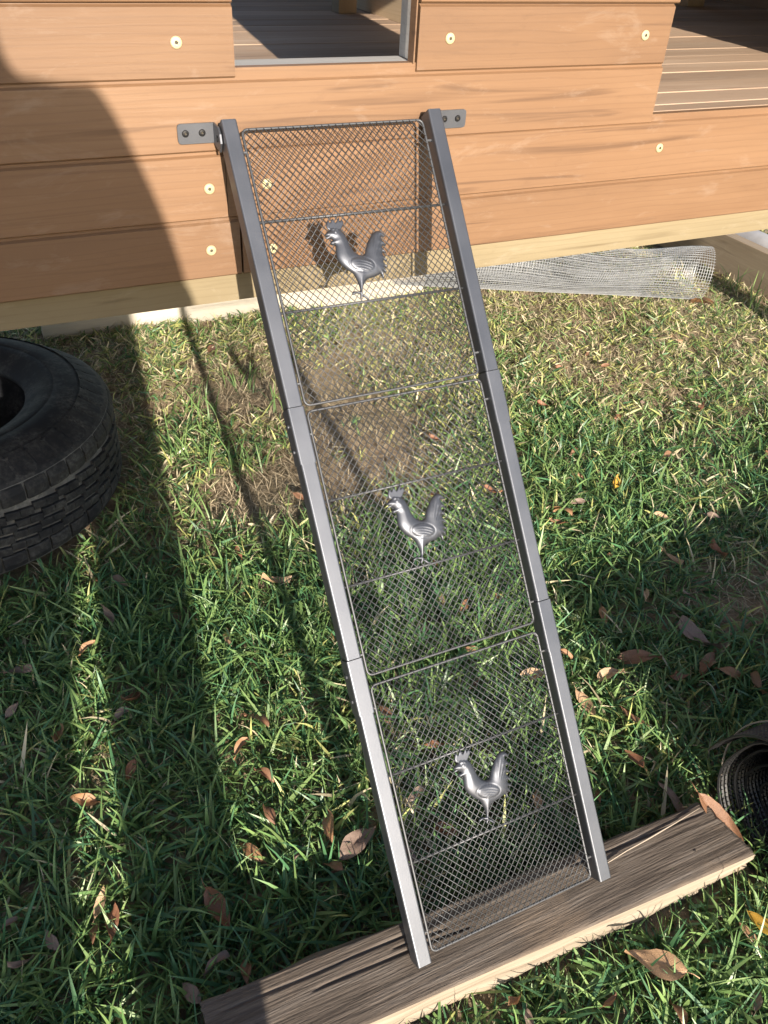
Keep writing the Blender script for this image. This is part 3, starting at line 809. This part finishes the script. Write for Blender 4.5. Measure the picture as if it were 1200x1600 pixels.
def scatter(n, x0, x1, y0, y1):
    x = RNG.uniform(x0, x1, n); y = RNG.uniform(y0, y1, n); return x, y
def keep_view(x, y):
    # the part of the lawn near the picture (plan-view wedge in front of the viewer, generous margin)
    return (y > -1.12 - .05 * x) & (x > -.95) & ((x + .47) * .42 - (y + 1.15) * .908 < .55)
def grass_layer():
    parts = []
    G1 = np.array([.118, .225, .072]); G2 = np.array([.215, .310, .105]); G3 = np.array([.46, .47, .17]); ST = np.array([.64, .55, .37]); DK = np.array([.062, .150, .066])
    regions = [(-.95, 1.15, -1.12, 1.75, 4300), (1.15, 3.0, -.4, 2.6, 3000), (-.4, 1.15, 1.75, 2.4, 700)]
    for (x0, x1, y0, y1, dens) in regions:
        n = int((x1 - x0) * (y1 - y0) * dens); x, y = scatter(n, x0, x1, y0, y1)
        clump = .5 + .5 * np.sin(21 * x + 9 * y + 2 * np.sin(8 * y)) * np.sin(17 * y - 12 * x + 1.5 * np.sin(9 * x))
        k = keep_view(x, y) & ~in_obstacle(x, y) & (RNG.random(n) > bare(x, y) * .97) & (RNG.random(n) < np.where(y < .15, .90, .78) + .40 * clump); x, y = x[k], y[k]; n = len(x)
        dry = dry_and_sunlit(x, y)
        nb = 5
        tx = np.repeat(x, nb); ty = np.repeat(y, nb); td = np.repeat(dry, nb); N = len(tx)
        tx = tx + RNG.normal(0, .006, N); ty = ty + RNG.normal(0, .006, N)
        k = ~in_obstacle(tx, ty); tx, ty, td = tx[k], ty[k], td[k]; N = len(tx)
        az = RNG.uniform(0, 2 * np.pi, N)
        lush = np.clip(1.12 - .70 * td, .38, 1.12)
        ln = (RNG.gamma(9, .0058, N) * lush).clip(.014, .12)
        bt = (tx + .433) * .9992 - (ty + .648) * .03997; bw = -((tx + .433) * .03997 + (ty + .648) * .9992)
        ln = np.where((bt > -.03) & (bt < .86) & (bw > .08) & (bw < .150), ln * .6, ln)
        wd = np.where(RNG.random(N) < .32, RNG.uniform(.0012, .0026, N), RNG.uniform(.0034, .0072, N)) * (.72 + .42 * lush)
        flat = RNG.random(N) < .22 + .25 * td
        l0 = RNG.uniform(.0, .85, N) + td * RNG.uniform(0, .8, N); l1 = l0 + RNG.uniform(.3, 1.6, N)
        tw = RNG.normal(0, .5, N)
        a = RNG.random(N)[:, None]; b = RNG.random(N)
        col = G1 * (1 - a) + G2 * a
        col = np.where((b < .35 * (1 - td))[:, None], DK * (.8 + .7 * a), col)
        col = np.where((b > 1 - .72 * td)[:, None], G3 * (.75 + .5 * a), col)
        col = np.where((b > 1 - .34 * td)[:, None], ST * (.7 + .5 * a), col)
        col = col * RNG.uniform(.8, 1.2, (N, 1))
        base = np.stack([tx, ty, gh(tx, ty) - .002], 1)
        l0 = np.where(flat, RNG.uniform(.9, 1.35, N), l0); l1 = np.where(flat, l0 + RNG.uniform(-.1, .35, N), l1); base[:, 2] += np.where(flat, RNG.uniform(.006, .026, N) * lush, 0)
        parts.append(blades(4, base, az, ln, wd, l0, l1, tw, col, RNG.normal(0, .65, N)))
    # longer runners and seed stalks in clumps by the bare strip and at lower left
    cl = [(-.12, .70, 26, .13), (-.02, .92, 22, .12), (.02, .62, 26, .12), (.12, 1.02, 14, .10), (-.16, .45, 16, .11), (-.36, .50, 24, .10), (-.52, -.08, 24, .11), (-.60, -.22, 26, .11), (-.56, -.38, 20, .10), (-.48, .25, 18, .10),
          (.22, -.90, 16, .08), (.02, -.90, 10, .07), (.30, -.88, 16, .10), (-.20, .10, 18, .10), (-.10, -.02, 16, .09), (.22, .85, 12, .09), (1.95, .95, 14, .12), (2.15, .90, 14, .13), (2.2, 1.1, 10, .12), (1.6, 1.02, 10, .09), (.60, -.10, 16, .09), (.75, .05, 14, .09), (.45, -.45, 18, .09), (-.33, -.25, 20, .10), (-.62, -.5, 18, .11), (.55, -.36, 14, .10)]
    P = []
    for cx, cy, k, L_ in cl:
        for _ in range(k): P.append((cx + random.gauss(0, .03), cy + random.gauss(0, .03), L_ * random.uniform(.6, 1.25), random.uniform(0, 6.28)))
    P = np.array(P); ob = in_obstacle(P[:, 0], P[:, 1]); P = P[~ob]; N = len(P)
    a = RNG.random(N)[:, None]
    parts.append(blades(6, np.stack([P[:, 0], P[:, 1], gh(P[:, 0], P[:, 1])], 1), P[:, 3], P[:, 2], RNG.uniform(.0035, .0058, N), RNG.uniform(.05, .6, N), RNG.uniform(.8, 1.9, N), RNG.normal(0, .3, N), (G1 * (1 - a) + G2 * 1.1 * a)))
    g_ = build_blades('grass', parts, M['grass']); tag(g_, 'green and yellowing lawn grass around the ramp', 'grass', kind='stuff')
    # dead thatch
    parts = []
    for (x0, x1, y0, y1, dens) in [(-.95, 1.2, -1.12, 1.9, 9500), (1.2, 3.0, -.4, 2.4, 6500)]:
        n = int((x1 - x0) * (y1 - y0) * dens); x, y = scatter(n, x0, x1, y0, y1)
        k = keep_view(x, y) & ~in_obstacle(x, y) & (RNG.random(n) < .02 + .98 * np.clip(dry_and_sunlit(x, y) + bare(x, y) * .4, 0, 1)); x, y = x[k], y[k]; n = len(x)
        a = RNG.random((n, 1))
        col = (np.array([.32, .245, .16]) * (1 - a) + np.array([.66, .55, .38]) * a) * RNG.uniform(.7, 1.15, (n, 1))
        l0 = RNG.uniform(.9, 1.5, n)
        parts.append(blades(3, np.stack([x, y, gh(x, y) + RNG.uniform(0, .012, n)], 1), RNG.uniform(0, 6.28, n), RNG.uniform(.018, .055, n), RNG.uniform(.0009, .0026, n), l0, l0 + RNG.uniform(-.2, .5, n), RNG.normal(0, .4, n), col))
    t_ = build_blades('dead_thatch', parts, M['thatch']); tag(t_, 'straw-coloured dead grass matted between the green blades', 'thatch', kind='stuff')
grass_layer()

# ================================================================ LEAVES
def leaf_mesh(name, wid, fold, curl, side, mat, seed):
    rs = random.Random(seed); nl, nw = 11, 6; vs = []; fs = []
    for i in range(nl + 1):
        t = i / nl
        w = wid * (math.sin(math.pi * min(1, t ** .85)) ** .8) * (1 - .25 * t) + .004
        for j in range(-nw // 2, nw // 2 + 1):
            q = j / (nw / 2); x = (t - .5)
            y = q * w * .5 * (1 + .06 * rs.uniform(-1, 1))
            z = fold * abs(q) * w + curl * (x * x - .06) + side * q * x + .02 * math.sin(9 * t + 4 * q + seed) + rs.uniform(-.006, .006)
            vs.append((x + .01 * rs.uniform(-1, 1) * (abs(q) == 1), y, z))
    K = nw + 1
    for i in range(nl):
        for j in range(nw): fs.append((i * K + j, (i + 1) * K + j, (i + 1) * K + j + 1, i * K + j + 1))
    mb = MB(); mb.add(vs, fs)
    mb.tube([(-.5, 0, curl * .19), (-.60, .015, curl * .22 + .01), (-.70, .045, curl * .22)], [.009, .008, .010], 5)
    mb.tube([(x_, 0, curl * (x_ * x_ - .06) - .004 + .02 * math.sin(9 * (x_ + .5) + seed)) for x_ in (-.5, -.3, -.1, .1, .3, .46)], [.009, .008, .007, .006, .004, .002], 4)
    return mb.mesh(name, mat, True)
LEAVES = [(-0.414, 0.304, 0.041, 'o'), (-0.366, 0.262, 0.052, 'p'), (-0.407, 0.16, 0.052, 'p'), (-0.462, 0.078, 0.044, 'o'), (-0.063, 0.125, 0.069, 't'), (-0.111, 0.235, 0.043, 'r'), (-0.201, 0.017, 0.046, 't'), (-0.211, -0.196, 0.064, 'b'), (-0.258, -0.249, 0.045, 'o'), (-0.235, -0.311, 0.043, 'b'), (-0.251, -0.384, 0.042, 'b'), (-0.542, -0.102, 0.045, 'o'), (-0.405, -0.069, 0.059, 'r'), (-0.436, -0.098, 0.041, 'p'), (-0.589, 0.078, 0.054, 'p'), (-0.609, -0.012, 0.034, 'p'), (-0.524, -0.237, 0.046, 'o'), (-0.443, -0.216, 0.039, 'r'), (-0.298, -0.434, 0.052, 'o'), (-0.53, -0.426, 0.045, 't'), (-0.522, -0.464, 0.055, 'r'), (-0.547, -0.465, 0.037, 'b'), (-0.37, -0.499, 0.071, 'r'), (-0.398, -0.579, 0.045, 'p'), (-0.361, -0.61, 0.041, 'b'), (-0.44, -0.602, 0.044, 'p'), (-0.603, -0.455, 0.04, 'p'), (-0.645, -0.475, 0.035, 'p'), (-0.653, -0.408, 0.027, 'p'), (-0.392, -0.637, 0.035, 'b'), (-0.172, -0.45, 0.062, 'o'), (-0.14, -0.494, 0.086, 'p'), (-0.192, -0.513, 0.04, 'b'), (-0.23, -0.473, 0.036, 'p'), (0.679, 0.116, 0.06, 'o'), (0.897, 0.173, 0.06, 'y'), (0.74, 0.135, 0.042, 'p'), (0.631, 0.074, 0.04, 'r'), (0.909, 0.012, 0.048, 't'), (0.804, -0.138, 0.056, 't'), (0.941, -0.148, 0.057, 'r'), (0.667, -0.215, 0.039, 't'), (0.762, -0.247, 0.042, 'p'), (0.398, -0.292, 0.038, 'o'), (0.356, -0.418, 0.062, 't'), (0.544, -0.229, 0.046, 'o'), (0.531, -0.361, 0.089, 'b'), (0.688, -0.362, 0.105, 'p'), (0.572, -0.427, 0.05, 'r'), (0.672, -0.461, 0.057, 'o'), (0.652, -0.429, 0.076, 'b'), (0.693, -0.509, 0.045, 'o'), (0.445, -0.379, 0.055, 't'), (0.416, -0.475, 0.052, 'b'), (0.362, -0.552, 0.049, 'r'), (0.375, -0.64, 0.071, 'p'), (0.261, -0.585, 0.032, 'r'), (0.156, -0.848, 0.074, 'T'), (0.314, -0.756, 0.03, 'o'), (0.354, -0.861, 0.052, 'y'), (0.325, -0.864, 0.034, 'o'), (-0.042, -0.802, 0.03, 'o'), (-0.035, -0.831, 0.034, 'p'), (0.08, -0.856, 0.03, 'b'), (0.154, -0.907, 0.035, 'b'), (0.268, -0.94, 0.035, 'p'), (0.234, -0.567, 0.028, 'p'), (1.941, 1.01, 0.106, 'o'), (1.127, 0.463, 0.042, 'r'), (1.11, 0.23, 0.046, 'b'), (1.647, 0.808, 0.044, 't'), (0.762, 0.485, 0.036, 'o'), (0.315, -0.319, 0.062, 't'), (0.241, -0.063, 0.046, 't'), (0.276, -0.099, 0.038, 'b'), (0.368, -0.104, 0.041, 'o'), (0.537, 0.522, 0.039, 'r'), (0.55, 0.238, 0.048, 'r'), (0.229, -0.208, 0.038, 'b'), (0.009, -0.272, 0.047, 'b'), (0.062, -0.372, 0.041, 'r'), (0.162, -0.549, 0.049, 't'), (-0.017, -0.452, 0.043, 'p'), (-0.078, -0.551, 0.05, 'p'), (-0.001, -0.536, 0.051, 'r'), (0.119, -0.497, 0.043, 'b'), (0.309, 1.223, 0.05, 'b'), (0.12, 1.264, 0.053, 'b'), (0.098, 0.399, 0.047, 'b'), (-0.146, 0.494, 0.046, 'p'), (1.144, 0.782, 0.037, 'r'), (1.286, 0.732, 0.037, 'b'), (1.266, 0.515, 0.035, 'p'), (1.41, 0.42, 0.039, 'r'), (1.29, 0.161, 0.039, 'b'), (1.044, -0.027, 0.038, 'p'), (0.884, 0.349, 0.035, 'b'), (0.942, 0.592, 0.038, 'r')]
SPECIAL = {(0.156, -0.848): 'large tan leaf lying in the grass in front of the timber beam',
           (0.354, -0.861): 'yellow-orange leaf at the right picture edge in front of the beam',
           (-0.14, -0.494): 'large purplish leaf tucked beside the left rail near the ramp foot',
           (-0.37, -0.499): 'long rust-red leaf standing on its tip in the shaded lower left grass',
           (-0.298, -0.434): 'orange-brown leaf at the sunlit edge left of the lower ramp',
           (0.897, 0.173): 'bright yellow leaf in the sunny grass right of the ramp',
           (0.679, 0.116): 'orange leaf in the sunny grass close to the right rail',
           (1.941, 1.01): 'orange-tan leaf against the end of the galvanised wire netting',
           (-0.414, 0.304): 'small sunlit orange leaf just in front of the tyre',
           (-0.366, 0.262): 'pale purplish leaf in the shade just in front of the tyre',
           (0.688, -0.362): 'long dark purplish leaf in the shade behind the netting roll',
           (0.375, -0.64): 'dull purple leaf touching the back right corner of the beam',
           (0.356, -0.418): 'curled tan leaf beside the right rail of the lowest panel',
           (0.315, -0.319): 'broad tan leaf seen through the top of the lowest mesh panel',
           (-0.53, -0.426): 'tan leaf topmost of the little pile in the lower left light strip'}
CNAME = {'o': 'orange-brown', 't': 'tan', 'T': 'tan', 'r': 'rust-red', 'b': 'dark brown', 'p': 'purplish grey', 'y': 'yellow'}
LM = {}
for kk in LEAFCOL:
    LM[kk] = [leaf_mesh('fallen_leaf', random.uniform(.36, .52), random.uniform(.05, .45), random.uniform(-.5, 1.2), random.uniform(-.4, .4), M['leaf_' + kk], ord(kk) + 7 * v) for v in range(5)]
LM['T'] = [leaf_mesh('fallen_leaf', .60, .10, .25, .1, M['leaf_T'], 3)]
extra = []
rl = random.Random(21)
while len(extra) < 22:
    x, y_ = rl.uniform(-.7, 1.5), rl.uniform(-.95, .9)
    if not in_obstacle(np.array([x]), np.array([y_]))[0] and not (y_ > .3 and x < .1): extra.append((x, y_, rl.uniform(.02, .04), rl.choice('obprt')))
PENDING = []
for i, (x, y_, ln, ck) in enumerate(LEAVES + extra):
    o = link('fallen_leaf', LM[ck][i % len(LM[ck])])
    lift = .040 if y_ < .3 else .028
    if i >= len(LEAVES): lift = .026
    o.location = (x, y_, float(gh(x, y_)) + lift); s_ = ln * .98; o.scale = (s_, s_, s_)
    o.rotation_euler = (rl.uniform(-.55, .55), rl.uniform(-.45, .45), rl.uniform(0, 6.28))
    if ck == 'T':
        o.rotation_euler = (.30, -.12, 2.45); o.location.z += .022; o.scale = (.088,) * 3
    lab = SPECIAL.get((x, y_)); tag(o, lab, 'leaf', 'fallen leaves on the lawn')
    if not lab: PENDING.append((o, x, y_, CNAME[ck]))
# every other leaf: colour, part of the lawn, and its rank from something one can find
ORD = ['nearest', 'second nearest', 'third nearest', 'fourth nearest', 'fifth nearest', 'sixth nearest', 'seventh nearest', 'eighth nearest', 'ninth nearest', 'tenth nearest'] + ['%dth nearest' % k for k in range(11, 60)]
def lawn_part(x, y):
    u = x + .0 + .45 * y                       # rough plan split along the line of sight
    if y < -.76: return ('in front of the beam', 'the beam', (0, -.72))
    if u < -.30: return ('left of the ramp', 'the tyre', (-.675, .747))
    if u < .22 and x < .32: return ('behind the ramp mesh', 'the beam', (0, -.66))
    if y < .0: return ('right of the ramp', 'the netting roll', (.6, -.76))
    return ('in the sunny grass', 'the right rail', (.2, -.2))
bins = {}
for o, x, y_, cn in PENDING:
    ph, lm, q = lawn_part(x, y_); bins.setdefault((cn, ph, lm), []).append((math.hypot(x - q[0], y_ - q[1]), o))
for (cn, ph, lm), lst in bins.items():
    lst.sort(key=lambda e: e[0])
    for k, (_, o) in enumerate(lst): o['label'] = 'small %s leaf %s, %s %s' % (cn, ph, ORD[k], lm)
# leaf leaning between beam end and netting roll
o = link('fallen_leaf', leaf_mesh('fallen_leaf', .34, .25, .3, .1, M['leaf_b'], 9)); o.location = (.398, -.712, -.876); o.scale = (.095,) * 3; o.rotation_euler = (.35, .35, -1.25)
tag(o, 'long brown leaf leaning between the beam end and the black netting roll', 'leaf', 'fallen leaves on the lawn')

# ================================================================ PHOTOGRAPHER (behind the camera, throws the big shadow)
def person():
    zf = -.937
    J = {'pelvis': (-.685, -1.52, zf + .90, .205, .135), 'waist': (-.685, -1.52, zf + 1.08, .205, .13), 'chest': (-.67, -1.50, zf + 1.37, .165, .12), 'neckb': (-.67, -1.49, zf + 1.55, .075, .07), 'neck': (-.665, -1.47, zf + 1.63, .058, .06), 'head': (-.655, -1.44, zf + 1.75, .085, .10), 'crown': (-.655, -1.44, zf + 1.84, .06, .075),
         'lhip': (-.785, -1.52, zf + .83, .118, .115), 'lknee': (-.800, -1.50, zf + .48, .112, .095), 'lank': (-.800, -1.54, zf + .10, .100, .085), 'ltoe': (-.80, -1.40, zf + .035, .045, .035),
         'rhip': (-.570, -1.52, zf + .83, .118, .115), 'rknee': (-.556, -1.50, zf + .48, .112, .095), 'rank': (-.556, -1.54, zf + .10, .100, .085), 'rtoe': (-.55, -1.40, zf + .035, .045, .035),
         'lsh': (-.825, -1.49, zf + 1.50, .072, .07), 'lelb': (-.87, -1.40, zf + 1.16, .052, .05), 'lwri': (-.60, -1.235, zf + 1.20, .032, .03), 'lhand': (-.545, -1.215, zf + 1.225, .036, .022),
         'rsh': (-.525, -1.49, zf + 1.50, .072, .07), 'relb': (-.44, -1.42, zf + 1.16, .052, .05), 'rwri': (-.41, -1.25, zf + 1.20, .032, .03), 'rhand': (-.435, -1.215, zf + 1.225, .036, .022)}
    E_ = [('pelvis', 'waist'), ('waist', 'chest'), ('chest', 'neckb'), ('neckb', 'neck'), ('neck', 'head'), ('head', 'crown'), ('pelvis', 'lhip'), ('lhip', 'lknee'), ('lknee', 'lank'), ('lank', 'ltoe'), ('pelvis', 'rhip'), ('rhip', 'rknee'), ('rknee', 'rank'), ('rank', 'rtoe'),
          ('chest', 'lsh'), ('lsh', 'lelb'), ('lelb', 'lwri'), ('lwri', 'lhand'), ('chest', 'rsh'), ('rsh', 'relb'), ('relb', 'rwri'), ('rwri', 'rhand')]
    for sd, hx, sx in (('l', -.545, 1), ('r', -.435, -1)):      # five bent fingers each
        for f in range(5):
            bx = hx + sx * .012; zz = J[sd + 'hand'][2] + (.030 - .016 * f if f else .034)
            a = '%sf%da' % (sd, f); b = '%sf%db' % (sd, f)
            J[a] = (bx + sx * .020, -1.200, zz, .0095, .0095); J[b] = (bx + sx * (.040 if f else .018), -1.192 + (.004 if f else -.0), zz + (.0 if f else .018), .008, .008)
            E_ += [(sd + 'hand', a), (a, b)]
    names = list(J); me = bpy.data.meshes.new('person')
    me.from_pydata([J[n][:3] for n in names], [(names.index(a), names.index(b)) for a, b in E_], [])
    tmp = bpy.data.objects.new('tmp_person', me); C.objects.link(tmp)
    md = tmp.modifiers.new('skin', 'SKIN'); md.use_smooth_shade = True; tmp.modifiers.new('sub', 'SUBSURF').levels = 2
    for i, n in enumerate(names):
        sv = me.skin_vertices[0].data[i]; sv.radius = J[n][3:5]; sv.use_root = (n == 'pelvis'); sv.use_loose = False
    dg = bpy.context.evaluated_depsgraph_get(); ev = bpy.data.meshes.new_from_object(tmp.evaluated_get(dg))
    bpy.data.objects.remove(tmp)
    skin = simple('skin', (.50, .30, .21), .5); shirt = simple('navy_shirt', (.05, .07, .13), .85, 0, .2, 60); jean = simple('denim', (.07, .09, .15), .85, 0, .2, 90); shoe = simple('dark_shoe', (.04, .035, .03), .6); hairm = simple('brown_hair', (.06, .04, .025), .6)
    ev.materials.clear()
    for m_ in (skin, shirt, jean, shoe): ev.materials.append(m_)
    for p_ in ev.polygons:
        c = p_.center; z_ = c.z - zf
        p_.material_index = 3 if z_ < .09 else (2 if z_ < .93 else (0 if (z_ > 1.59 or c.y > -1.33) else 1)); p_.use_smooth = True
    root = link('person', ev)
    mb = MB(); vs = []; fs = []; n, k = 20, 9; hx, hy, hz = -.655, -1.45, zf + 1.785
    for i in range(k):
        a = math.pi / 2 * i / (k - 1) * 1.25
        vs += [(hx + .098 * math.sin(a) * math.cos(2 * math.pi * q / n), hy + .112 * math.sin(a) * math.sin(2 * math.pi * q / n) - .012, hz + .110 * math.cos(a)) for q in range(n)]
    for i in range(k - 1):
        for q in range(n): fs.append((i * n + q, i * n + (q + 1) % n, (i + 1) * n + (q + 1) % n, (i + 1) * n + q))
    mb.add(vs, fs); mb.build('hair', hairm, root, True)
    tag(root, 'person in navy shirt and jeans standing behind the viewpoint holding a phone', 'person')
    ph = bevelled_box_mesh('phone', (.150, .008, .074), .003, M['blackscrew'])
    o = link('phone', ph, None, (-.487, -1.186, .289)); o.rotation_euler = (math.radians(-37), 0, math.radians(-25))
    tag(o, 'black phone held up by the person behind the viewpoint', 'phone')
person()
